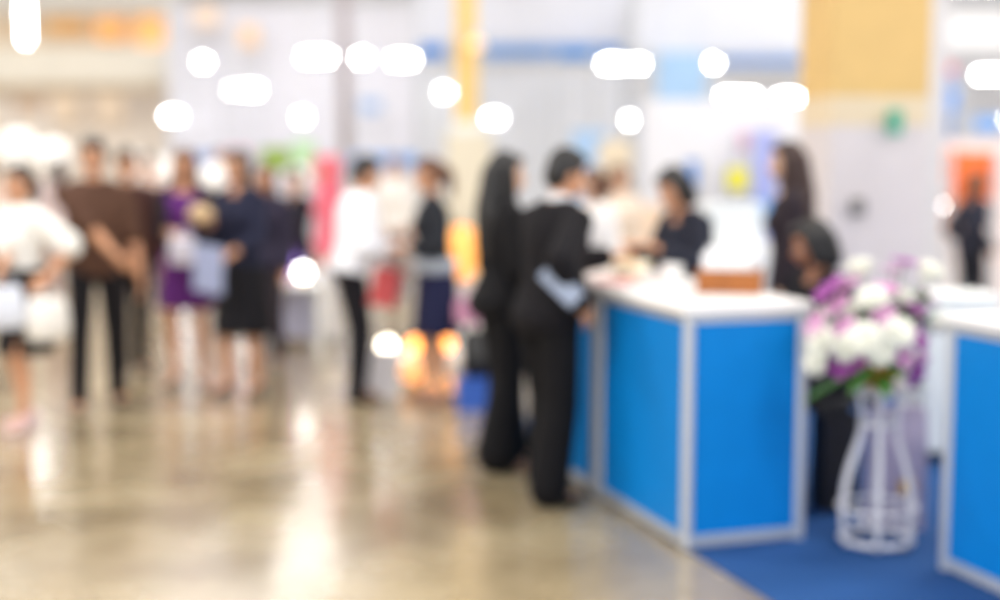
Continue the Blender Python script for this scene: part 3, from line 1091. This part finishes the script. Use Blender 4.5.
def paper_bag(label, p, col, w, d, hgt, rz=0.0, name='paper_bag'):
    t = thing(name, label, 'bag', p, rz)
    m = mat('paperbag_%d_%d_%d' % col, col, .6, vary=.03)
    b = new_bm()
    q = ((-1, -1), (1, -1), (1, 1), (-1, 1))
    rings_to(b, [[V((sx * w / 2, sy * d / 2, 0)) for sx, sy in q], [V((sx * w / 2, sy * d / 2, hgt)) for sx, sy in q], [V((sx * (w / 2 - .008), sy * (d / 2 - .008), hgt)) for sx, sy in q],
                 [V((sx * (w / 2 - .012), sy * (d / 2 - .012), .02)) for sx, sy in q]])
    obj('bag_body', b, m, t)
    for sy in (-1, 1):
        b = new_bm(); tube(b, [(-w * .2, sy * d * .45, hgt - .02), (-w * .18, sy * d * .4, hgt + .07), (w * .18, sy * d * .4, hgt + .07), (w * .2, sy * d * .45, hgt - .02)], .004, 6); obj('handle', b, m, t, True)
    return t


paper_bag('white paper bag on the floor beside the shoes of the man in the white shirt', G(382, 396), (238, 236, 240), .22, .12, .32, R(10))


paper_bag('black bag shape beside the chair, added for the dark legs of the seated woman', G(834, 508, CZ), (20, 20, 28), .18, .14, .46, R(12), 'dark_filler_bag')  # bag shape added to fill in the dark of the seated woman's legs and skirt


# glowing globe lamps on a low display step
def globe(label, p, r, col, strength, name='globe_lamp'):
    t = thing(name, label, 'lamp', (p[0], p[1], p[2] - r - .03))
    b = new_bm(); lathe(b, [(r * .55, 0), (r * .6, .004), (r * .6, .02), (r * .35, .034)], n=24); obj('base', b, mat('brass_base', (190, 150, 80), .35, .8), t, True)
    b = new_bm(); ell(b, (0, 0, .03 + r), r, None, 24, 16)
    obj('lamp_shade', b, mat('glow_%d_%d_%d_%d' % (*col, int(strength * 10)), col, .4, emit=strength), t, True)
    return t


def warm(label, u, v, Y, r, col, s):
    p = P(u, v, Y)
    return globe(label, p, r, col, s)


lp = thing('display_step', 'low white stepped stand for warm globe lamps behind the dark jacketed woman', 'display stand', (XU(420, 11.2), 11.2, 0))
b = new_bm(); box(b, (0, 0, .03), (1.1, .55, .06), bevel=.005); obj('lower_step', b, wl, lp)
LY = 11.05
for (u, r, col, s, lb) in ((387, .055, (255, 244, 220), 26, 'brightest white globe lamp, leftmost on the low white step'), (415, .06, (255, 158, 70), 10, 'smaller orange globe lamp between the white and larger orange ones on the step'),
                        (443, .085, (255, 160, 74), 9, 'larger orange globe lamp, rightmost on the low white step')):
    globe(lb, (XU(u, LY, .2), LY, .06 + .03 + r + .002), r, col, s)
for (u, Y_, r, col, s, lb) in ((412, 9.95, .085, (255, 178, 112), 2.2, 'peach globe lamp standing on the bare floor in front of the low white step'), (378, 10.5, .085, (252, 246, 240), 1.3, 'soft white globe lamp on the bare floor behind the white paper bag')):
    globe(lb, (XU(u, Y_, .1), Y_, .034 + r), r, col, s)
# pedestal with the tall orange lantern
pd = thing('pedestal', 'slim white pedestal carrying the tall orange lantern', 'pedestal', (XU(462, 12.0), 12.0, 0))
b = new_bm(); box(b, (0, 0, .27), (.3, .3, .54), bevel=.006); obj('column_body', b, wl, pd)
b = new_bm(); box(b, (0, 0, .555), (.36, .36, .03), bevel=.005); obj('pedestal_top', b, wl, pd)
ln = thing('lantern', 'tall glowing orange paper lantern on the slim pedestal', 'lantern', (XU(462, 12.0), 12.0, .571))
b = new_bm(); lathe(b, [(.06, 0), (.065, .004), (.065, .02), (.05, .025)], n=24); obj('base', b, mat('brass_base', (190, 150, 80)), ln)
b = new_bm(); lathe(b, [(.06, .026), (.12, .08), (.14, .20), (.135, .34), (.10, .44), (.05, .48)], n=28, wave=14, amp=.015); obj('lamp_shade', b, mat('lantern_glow', (255, 176, 92), .6, emit=1.9), ln, True)
b = new_bm(); lathe(b, [(.05, .481), (.055, .483), (.055, .50), (.03, .51)], n=24); obj('lantern_cap', b, mat('brass_base', (190, 150, 80)), ln)

# white display table with glass globes (behind the people at left centre)
tb = thing('display_table', 'low white display table with globe lamps, beside the person in the dark blue coat', 'table', (XU(291, 11.9), 11.9, 0))
b = new_bm(); box(b, (0, 0, .56), (.56, .44, .04), bevel=.006); obj('table_top', b, wl, tb)
for sx in (-1, 1):
    b = new_bm(); box(b, (sx * .25, 0, .27), (.04, .40, .54), bevel=.004); obj('side_panel', b, wl, tb)
b = new_bm(); box(b, (0, .1, .31), (.46, .02, .46)); obj('back_panel', b, mat('lavender_panel', (206, 206, 232), .5), tb)
for (u, r, col, s, lb) in ((303, .055, (255, 252, 244), 30, 'brightest white globe lamp on the low white display table'), (284, .065, (250, 204, 150), 2.0, 'amber globe lamp in the middle of the low white display table'), (268, .055, (240, 196, 150), 1.2, 'dimmest amber globe lamp, leftmost on the low white display table')):
    globe(lb, (XU(u, 11.8, .7), 11.8, .581 + .03 + r + .002), r, col, s)
b = new_bm(); lathe(b, [(.05, 0), (.06, .01), (.085, .10), (.075, .20), (.04, .27), (.05, .30), (.04, .30), (.035, .26)], n=28)
o = tag(obj('vase', b, mat('violet_glaze', (128, 104, 206), .25), None, True), 'violet vase at the back of the low white display table', 'vase'); o.location = (XU(292, 12.02, .7), 12.02, .5805)

# white globe lanterns on floor stands among the far crowd
for (u, v, Y, r, s, lb) in ((132, 168, 16.5, .20, 0.45, 'white globe floor lamp just right of the two dark haired men'), (175, 176, 15.0, .16, 0.55, 'white globe floor lamp left of the woman in purple'),
                         (215, 178, 15.2, .16, 0.55, 'white globe floor lamp between the purple and navy women'), (158, 172, 17.5, .19, 0.55, 'white globe floor lamp farthest back among the left crowd'), (18, 150, 17.0, .25, 0.45, 'large white globe floor lamp at the left edge'), (52, 158, 18.0, .24, 0.45, 'large white globe floor lamp left of the tall man in brown'),
                         (300, 178, 14.0, .12, 0.45, 'small white globe floor lamp right of the green sign')):
    p = P(u, v, Y)
    t = thing('floor_lamp', lb, 'lamp', (p.x, p.y, 0))
    b = new_bm(); lathe(b, [(.16, 0), (.165, .005), (.16, .02), (.02, .035)], n=28); obj('base', b, alu, t, True)
    b = new_bm(); cap(b, (0, 0, .03), (0, 0, p.z - r + .01), .014, .014, 10); obj('pole', b, alu, t, True)
    b = new_bm(); ell(b, (0, 0, p.z), r, None, 24, 16); obj('lamp_shade', b, mat('opal_glass_%d' % int(s * 100), (250, 248, 246), .4, emit=s), t, True)

# ------------------------------------------------------------------ pillar
pY = 9.6
pc = V((XU(873, pY), pY + .40, 0))
pil = thing('pillar', 'square pillar, tan above and pale grey below, behind the flower stand', 'pillar', pc, R(6))
pil['kind'] = 'structure'
W = .69
b = new_bm(); box(b, (0, 0, 1.86 / 2), (W, W, 1.86), bevel=.006); obj('lower_shaft', b, mat('pale_grey_paint', (214, 206, 207), .6, vary=.03, scale=3), pil)
b = new_bm(); box(b, (0, 0, 1.96), (W, W, .20)); obj('pale_band', b, mat('pale_tan', (224, 206, 176), .6, vary=.03, scale=3), pil)  # paler tan step between the tan and the grey shaft
b = new_bm(); box(b, (0, 0, (2.06 + ZC) / 2), (W, W, ZC - 2.06)); obj('upper_shaft', b, mat('tan_paint', (220, 184, 118), .6, vary=.05, scale=3), pil)
sg = thing('exit_sign', 'small green sign high on the pillar', 'sign', P(895, 122, pY - .02) + V((0, 0, 0)), R(6))
b = new_bm(); box(b, (0, 0, 0), (.10, .03, .17), bevel=.004); obj('sign_plate', b, mat('green_sign', (70, 168, 140), .4), sg)
ph = thing('wall_switch', 'small dark switch box on the pillar above the bouquet', 'switch', P(858, 207, pY - .02), R(6))
b = new_bm(); box(b, (0, 0, 0), (.09, .04, .11), bevel=.006); obj('switch_box', b, mat('dark_switch', (96, 92, 92), .5), ph)
b = new_bm(); box(b, (0, -.024, 0), (.04, .012, .05), bevel=.003); obj('rocker', b, mat('grey_switch', (150, 146, 146), .5), ph)
b = new_bm(); box(b, (0, 0, 2.6), (.16, .16, 5.2), bevel=.01)
o = tag(obj('steel_post', b, mat('grey_steel', (206, 206, 212), .5, .1)), 'grey steel post just right of the pillar', 'post'); o.location = (XU(929, 11.4), 11.4, 0)

# ------------------------------------------------------------------ booths and boards in the background
def board(name, label, cat, u0, u1, v0, v1, Y, col, th=.06, to_floor=False, frame=True, rough=.5, emit=0.0, parent=None):
    """upright board seen between u0..u1 and v0..v1; legs to the floor where it stands on them"""
    a, c = P(u0, v1, Y), P(u1, v0, Y)
    w = c.x - a.x
    z0, z1 = (0.0 if to_floor else a.z), c.z
    t = thing(name, label, cat, ((a.x + c.x) / 2, Y, 0))
    b = new_bm(); box(b, (0, 0, (z0 + z1) / 2), (w, th, z1 - z0), bevel=.008)
    obj('board_panel', b, mat('board_%d_%d_%d' % col + ('_e' if emit else ''), col, rough, vary=.04, scale=3, emit=emit), t)
    if frame:
        for sx in (-1, 1):
            b = new_bm(); box(b, (sx * (w / 2 + .03), 0, z1 / 2), (.05, .05, z1), bevel=.004); obj('post', b, alu, t)
    return t


def hang(t, x, y, z):
    pass


board('display_wall', 'long white display wall with blue band far behind the counters', 'display wall', 424, 622, 70, 300, 24.0, (220, 224, 234), to_floor=True)
board('fascia_board', 'wide white fascia above the blue band, right of the yellow column', 'fascia', 418, 625, -30, 42, 22.0, (212, 216, 230))
board('fascia_board', 'blue fascia band right of the yellow column', 'fascia', 484, 622, 45, 58, 21.9, (96, 146, 212), frame=True)
board('blue_sign', 'short saturated blue sign left of the yellow column', 'sign', 420, 444, 44, 58, 21.5, (0, 112, 196), emit=.5)  # unlit sign, emission added to make its blue more vivid
board('blue_sign', 'short saturated blue sign at the right end of the blue band', 'sign', 556, 592, 50, 59, 21.6, (0, 116, 190), emit=.5)  # same added emission, strengthens the blue of the sign
board('display_wall', 'white display wall with a row of colourful posters behind the counter staff', 'display wall', 640, 805, 100, 330, 14.5, (228, 230, 238), to_floor=True)
board('fascia_board', 'wide white fascia above the blue band, left of the pillar', 'fascia', 636, 830, -30, 52, 20.5, (212, 216, 228))
board('fascia_board', 'blue fascia band left of the pillar', 'fascia', 722, 830, 57, 66, 20.3, (104, 148, 212))
board('banner_stand', 'tall light blue banner above the woman in navy', 'banner', 656, 706, 52, 150, 20.0, (160, 196, 234), to_floor=True)
board('poster', 'bright yellow poster between the woman in navy and the long haired woman', 'poster', 727, 747, 168, 190, 13.9, (232, 226, 20), .03, frame=True)
board('poster', 'pink poster above the yellow poster', 'poster', 740, 764, 132, 150, 14.2, (240, 184, 220), .03)
board('banner_stand', 'lilac blue roll-up banner left of the long haired woman', 'banner', 752, 776, 130, 248, 14.1, (166, 176, 236), to_floor=True)
board('poster', 'small strong blue poster right behind the head of the woman in navy', 'poster', 687, 697, 160, 190, 13.8, (70, 140, 226), .03)
board('poster', 'blue poster low on the display wall left of the long haired woman', 'poster', 752, 772, 200, 226, 13.8, (120, 176, 240), .03)
board('banner_stand', 'pale blue banner behind the head of the man in the suit', 'banner', 572, 606, 130, 235, 16.0, (168, 202, 240), to_floor=True)
board('poster', 'beige poster behind the person in the cream top', 'poster', 600, 632, 140, 215, 15.2, (236, 222, 196), .03)
board('display_wall', 'peach coloured low partition behind the counter staff', 'display wall', 588, 665, 205, 330, 13.2, (246, 220, 196), to_floor=True)
# middle left
board('display_wall', 'tall lavender white partition behind the white shirted man', 'display wall', 176, 424, 5, 330, 33.6, (218, 220, 234), to_floor=True)
board('fascia_board', 'blue fascia just above the heads of the white shirted man and the dark jacketed woman', 'fascia', 350, 418, 154, 168, 17.5, (112, 168, 236))
board('display_wall', 'white display wall behind the white shirted man', 'display wall', 338, 452, 172, 330, 18.0, (240, 240, 244), to_floor=True)
board('poster', 'small faded blue sign on the tall lavender partition', 'sign', 360, 380, 100, 112, 32.5, (138, 172, 220), .04)
board('poster', 'green sign above the person in black', 'sign', 262, 290, 148, 170, 16.8, (142, 176, 60), .04)
board('poster', 'pale mint sign right of the green sign', 'sign', 292, 314, 142, 172, 17.2, (190, 236, 180), .04)
board('poster', 'red pink poster behind the pink headscarf', 'sign', 314, 340, 156, 186, 16.0, (238, 118, 136), .04)
board('poster', 'blue sign behind the heads of the purple and navy women', 'sign', 196, 222, 152, 164, 19.0, (130, 160, 216), .04)
board('poster', 'pink sign above the head of the navy jacketed woman', 'sign', 226, 250, 148, 166, 18.5, (238, 176, 200), .04)
board('display_wall', 'cream booth wall between the dark jacketed woman and the woman in black', 'display wall', 446, 492, 132, 330, 17.0, (232, 224, 204), to_floor=True)
# right of the pillar
board('fascia_board', 'white fascia at the top right, beyond the pillar', 'fascia', 930, 1040, 12, 50, 17.0, (236, 238, 242))
board('banner_stand', 'light blue banner right of the pillar', 'banner', 936, 956, 66, 130, 16.5, (150, 180, 232), to_floor=True)
board('poster', 'small red sign on the light blue banner right of the pillar', 'sign', 945, 956, 64, 74, 16.3, (214, 110, 130), .03)
board('poster', 'blue sign under the light blue banner right of the pillar', 'sign', 947, 958, 90, 110, 16.05, (70, 140, 222), .03)
board('poster', 'blue sign at the right edge below the strip lamp', 'sign', 974, 1000, 116, 132, 16.2, (120, 168, 232), .03)
board('poster', 'orange sign behind the person at the right counter', 'sign', 930, 962, 150, 184, 14.0, (255, 142, 62), .03)
board('poster', 'deeper orange sign, right of the paler one behind the person at the right counter', 'sign', 952, 994, 152, 200, 13.4, (240, 112, 44), .03)
board('poster', 'pale orange sign low behind the person at the right counter', 'sign', 930, 958, 196, 236, 14.1, (252, 178, 132), .03)
board('display_wall', 'white display wall behind the orange signs', 'display wall', 926, 1060, 140, 330, 14.6, (240, 228, 228), to_floor=True)

# white table with papers behind the counters
tb = thing('back_table', 'white draped table behind the wooden tray, left of the long haired woman', 'table', (XU(730, 9.9), 9.9, CZ))
b = new_bm(); lathe(b, [(.36, .0), (.37, .01), (.34, .5), (.33, 1.0), (.33, 1.03), (.0, 1.035)], n=40, wave=10, amp=.02); obj('table_cloth', b, fabric((244, 244, 244)), tb, True)
b = new_bm(); box(b, (0, 0, .14), (.40, .30, .28), bevel=.004); o = tag(obj('white_carton', b, wl), 'white carton on the draped table behind the tray', 'carton'); o.location = (XU(730, 9.9), 9.9, CZ + 1.036)

# yellow column and slim grey mast
cY = 20.0
yc = thing('column', 'slim yellow timber column rising to the ceiling between the lamps', 'column', (XU(467, cY), cY, 0))
yc['kind'] = 'structure'
b = new_bm(); box(b, (0, 0, (2.1 + ZC) / 2), (.30, .30, ZC - 2.1), bevel=.01); obj('shaft', b, mat('yellow_timber', (240, 202, 120), .5, vary=.08, scale=4), yc)
b = new_bm(); box(b, (0, 0, 1.05), (.42, .42, 2.1), bevel=.01); obj('plinth', b, wl, yc)
b = new_bm(); cap(b, (0, 0, .01), (0, 0, ZC - .02), .12, .12, 16, False)
o = tag(obj('steel_mast', b, mat('mauve_grey_steel', (190, 182, 192), .5, .1), None, True), 'slim mauve grey mast behind the strip lamps at left centre', 'mast'); o.location = (XU(346, 26), 26, 0)

# mezzanine gallery at the upper left
mz = thing('mezzanine', 'cream mezzanine gallery with orange lit windows at the upper left', 'gallery', (0, 36, 0))
cream = mat('cream_render', (250, 246, 236), .7, vary=.03, scale=2)
tan = mat('tan_render', (226, 206, 184), .7, vary=.03, scale=2)


def mzp(name, u0, u1, v0, v1, m, dy=0.0, th=.3):
    a, c = P(u0, v1, 36 + dy), P(u1, v0, 36 + dy)
    b = new_bm(); box(b, ((a.x + c.x) / 2, dy, (a.z + c.z) / 2), (c.x - a.x, th, c.z - a.z), bevel=.01)
    return obj(name, b, m, mz)


mzp('parapet', -60, 172, 46, 84, cream, -.4)
mzp('soffit', -60, 172, 84, 92, mat('tan_trim', (228, 212, 190), .7), -.2)  # plain tan strip below the cream parapet
mzp('upper_wall', -60, 176, -80, 14, mat('grey_cream', (228, 226, 222), .7), -.1)
mzp('window_band', -60, 176, 14, 46, mat('grey_brown_band', (236, 216, 190), .5), .3)
for (u0, u1, v0, v1, c, e) in ((48, 82, 20, 33, (236, 186, 120), .25), (98, 122, 19, 40, (255, 190, 118), .5), (138, 166, 17, 46, (255, 194, 120), .55)):
    w_ = mzp('window', u0, u1, v0, v1, mat('lit_window_%d' % u0, c, .5, emit=e), -.02)
mzp('lower_wall', -60, 172, 92, 330, mat('grey_pink_render', (244, 234, 224), .7), .2)
for (u0, u1) in ((52, 80), (96, 124)):
    mzp('wall_panel', u0, u1, 92, 122, mat('peach_panel', (250, 230, 208), .6), -.05)
for (u0, u1) in ((82, 94), (126, 150)):
    mzp('wall_recess', u0, u1, 90, 116, mat('greige_panel', (222, 210, 200), .6), -.05)
board('banner_stand', 'dark beige sign on the mezzanine wall at the left, above the crowd', 'sign', 14, 44, 98, 112, 30.0, (190, 164, 142), .05)
board('poster', 'peach square sign above the round lamp at upper left', 'sign', 194, 218, 6, 26, 33.0, (246, 222, 204), .05)
board('poster', 'orange peach sign at the top, left of the long strip lamps', 'sign', 240, 258, 26, 46, 33.0, (250, 210, 172), .05)

# ------------------------------------------------------------------ hanging lamps
lamp_white = mat('lamp_diffuser', (255, 253, 250), .5, emit=70)
lamp_soft = mat('lamp_diffuser_soft', (255, 252, 248), .5, emit=16)
lamp_house = mat('lamp_housing', (224, 226, 230), .4, .2)


def strip(label, u, v, wpx, Y, m=None, hpx=5.0, tilt=0.0):
    p = P(u, v, Y)
    w = wpx * Y / F
    t = thing('hanging_strip_lamp', label, 'lamp', p)
    hgt = hpx * Y / F
    b = new_bm(); box(b, (0, 0, 0), (w, .14, hgt), bevel=hgt * .3)
    obj('diffuser', b, m or lamp_white, t)
    b = new_bm(); box(b, (0, 0, hgt / 2 + .025), (w + .04, .17, .045), bevel=.01); obj('housing', b, lamp_house, t)
    for sx in (-1, 1):
        b = new_bm(); cap(b, (sx * w * .4, 0, hgt / 2 + .04), (sx * w * .4, 0, ZC - p.z), .008, .008, 6, False); obj('suspension_rod', b, lamp_house, t)
    return t


def round_lamp(label, u, v, Y, rpx=4.0, m=None):
    p = P(u, v, Y)
    r = rpx * Y / F
    t = thing('hanging_round_lamp', label, 'lamp', p)
    b = new_bm(); ell(b, (0, 0, 0), (r, r, r * .8), None, 18, 12); obj('diffuser', b, m or lamp_white, t, True)
    b = new_bm(); lathe(b, [(r * .8, r * .62), (r * .82, r * .7), (r * .5, r * 1.2), (r * .2, r * 1.5)], n=20); obj('housing', b, lamp_house, t, True)
    b = new_bm(); cap(b, (0, 0, r * 1.4), (0, 0, ZC - p.z), .008, .008, 6, False); obj('suspension_rod', b, lamp_house, t)
    return t


strip('long white strip lamp, leftmost of the bright row right of the mast', 317, 57, 27, 30)
t_ = None
strip('short white strip lamp in the middle of the bright row of three', 362, 58, 10, 30)
strip('long white strip lamp, rightmost of the bright row of three', 403, 60, 22, 30)
strip('long white strip lamp above the suit, under the right blue band', 623, 64, 40, 26)
strip('long white strip lamp left of the pillar, left half of the lowest pair', 738, 97, 36, 22)
strip('white strip lamp beside the pillar, right half of the lowest pair', 788, 98, 20, 22)
strip('white strip lamp above the far crowd, right of the mezzanine', 250, 90, 18, 31)
strip('dim strip lamp end just left of the lamp beside the mezzanine', 234, 90, 10, 31.4, lamp_soft, 3)
strip('low white strip lamp above the woman in purple', 173, 116, 14, 32)
strip('white strip lamp right of the yellow column, above the woman in black', 494, 118, 14, 24)
strip('dim strip lamp touching the lamp right of the yellow column', 517, 118, 12, 24.5, lamp_soft, 3)
strip('white strip lamp cut by the right edge, right of the pillar', 992, 75, 30, 20)
strip('long strip lamp along the top right corner', 985, -14, 90, 15, None, 4)
round_lamp('round white lamp between the mezzanine and the peach sign', 203, 62, 30)
round_lamp('round white lamp low above the green sign', 302, 117, 30)
round_lamp('round white lamp left of the yellow column, below the blue sign', 445, 92, 24, 5)
round_lamp('round white lamp low above the person in the cream top', 630, 120, 24)
round_lamp('round white lamp beside the light blue banner, left of the pillar', 713, 63, 24)
round_lamp('low round white lamp right of the pillar in front of the orange signs', 940, 206, 12.5)
round_lamp('round white lamp at the right edge below the strip lamp', 1003, 120, 18)
round_lamp('warm peach lamp on the yellow column', 476, 44, 19.6, 7, mat('peach_lamp', (255, 214, 160), .5, emit=1.6))
# upright tube light at the upper left
p = P(25, 22, 26)
t = thing('hanging_tube_light', 'upright white tube light at the upper left corner', 'lamp', p)
b = new_bm(); cap(b, (0, 0, -.32), (0, 0, .32), .05, .05, 14); obj('diffuser', b, lamp_white, t, True)
b = new_bm(); box(b, (0, .07, 0), (.08, .04, .7), bevel=.01); obj('housing', b, lamp_house, t)
b = new_bm(); cap(b, (0, .07, .35), (0, .07, ZC - p.z), .01, .01, 6, False); obj('suspension_rod', b, lamp_house, t)

# ------------------------------------------------------------------ lights
def area(name, loc, sx, sy, power, rot=(0, 0, 0), col=(1, 1, 1)):
    l = bpy.data.lights.new(name, 'AREA')
    l.shape = 'RECTANGLE'
    l.size, l.size_y = sx, sy
    l.energy = power
    l.color = col
    o = bpy.data.objects.new(name, l)
    COL.objects.link(o)
    o.location = loc
    o.rotation_euler = rot
    return o


for y in (0.5, 9, 18, 27, 36, 45):
    for x in (-16, -5.5, 5.5, 16):
        area('ceiling_light', (x, y, ZC - .12), 3.2, 2.0, 1150 if y < 12 else (900 if y < 30 else 560), col=(1, .985, .965))

w = bpy.data.worlds.new('world')
SC.world = w
w.use_nodes = True
bgn = w.node_tree.nodes['Background']
bgn.inputs['Color'].default_value = (.93, .96, 1.0, 1)
bgn.inputs['Strength'].default_value = 3.6

SC.view_settings.view_transform = 'Standard'
SC.view_settings.look = 'None'
SC.view_settings.gamma = 1
SC.view_settings.exposure = -1.04
SC.view_settings.use_curve_mapping = False
SC.cycles.max_bounces = 6
SC.cycles.sample_clamp_indirect = 8
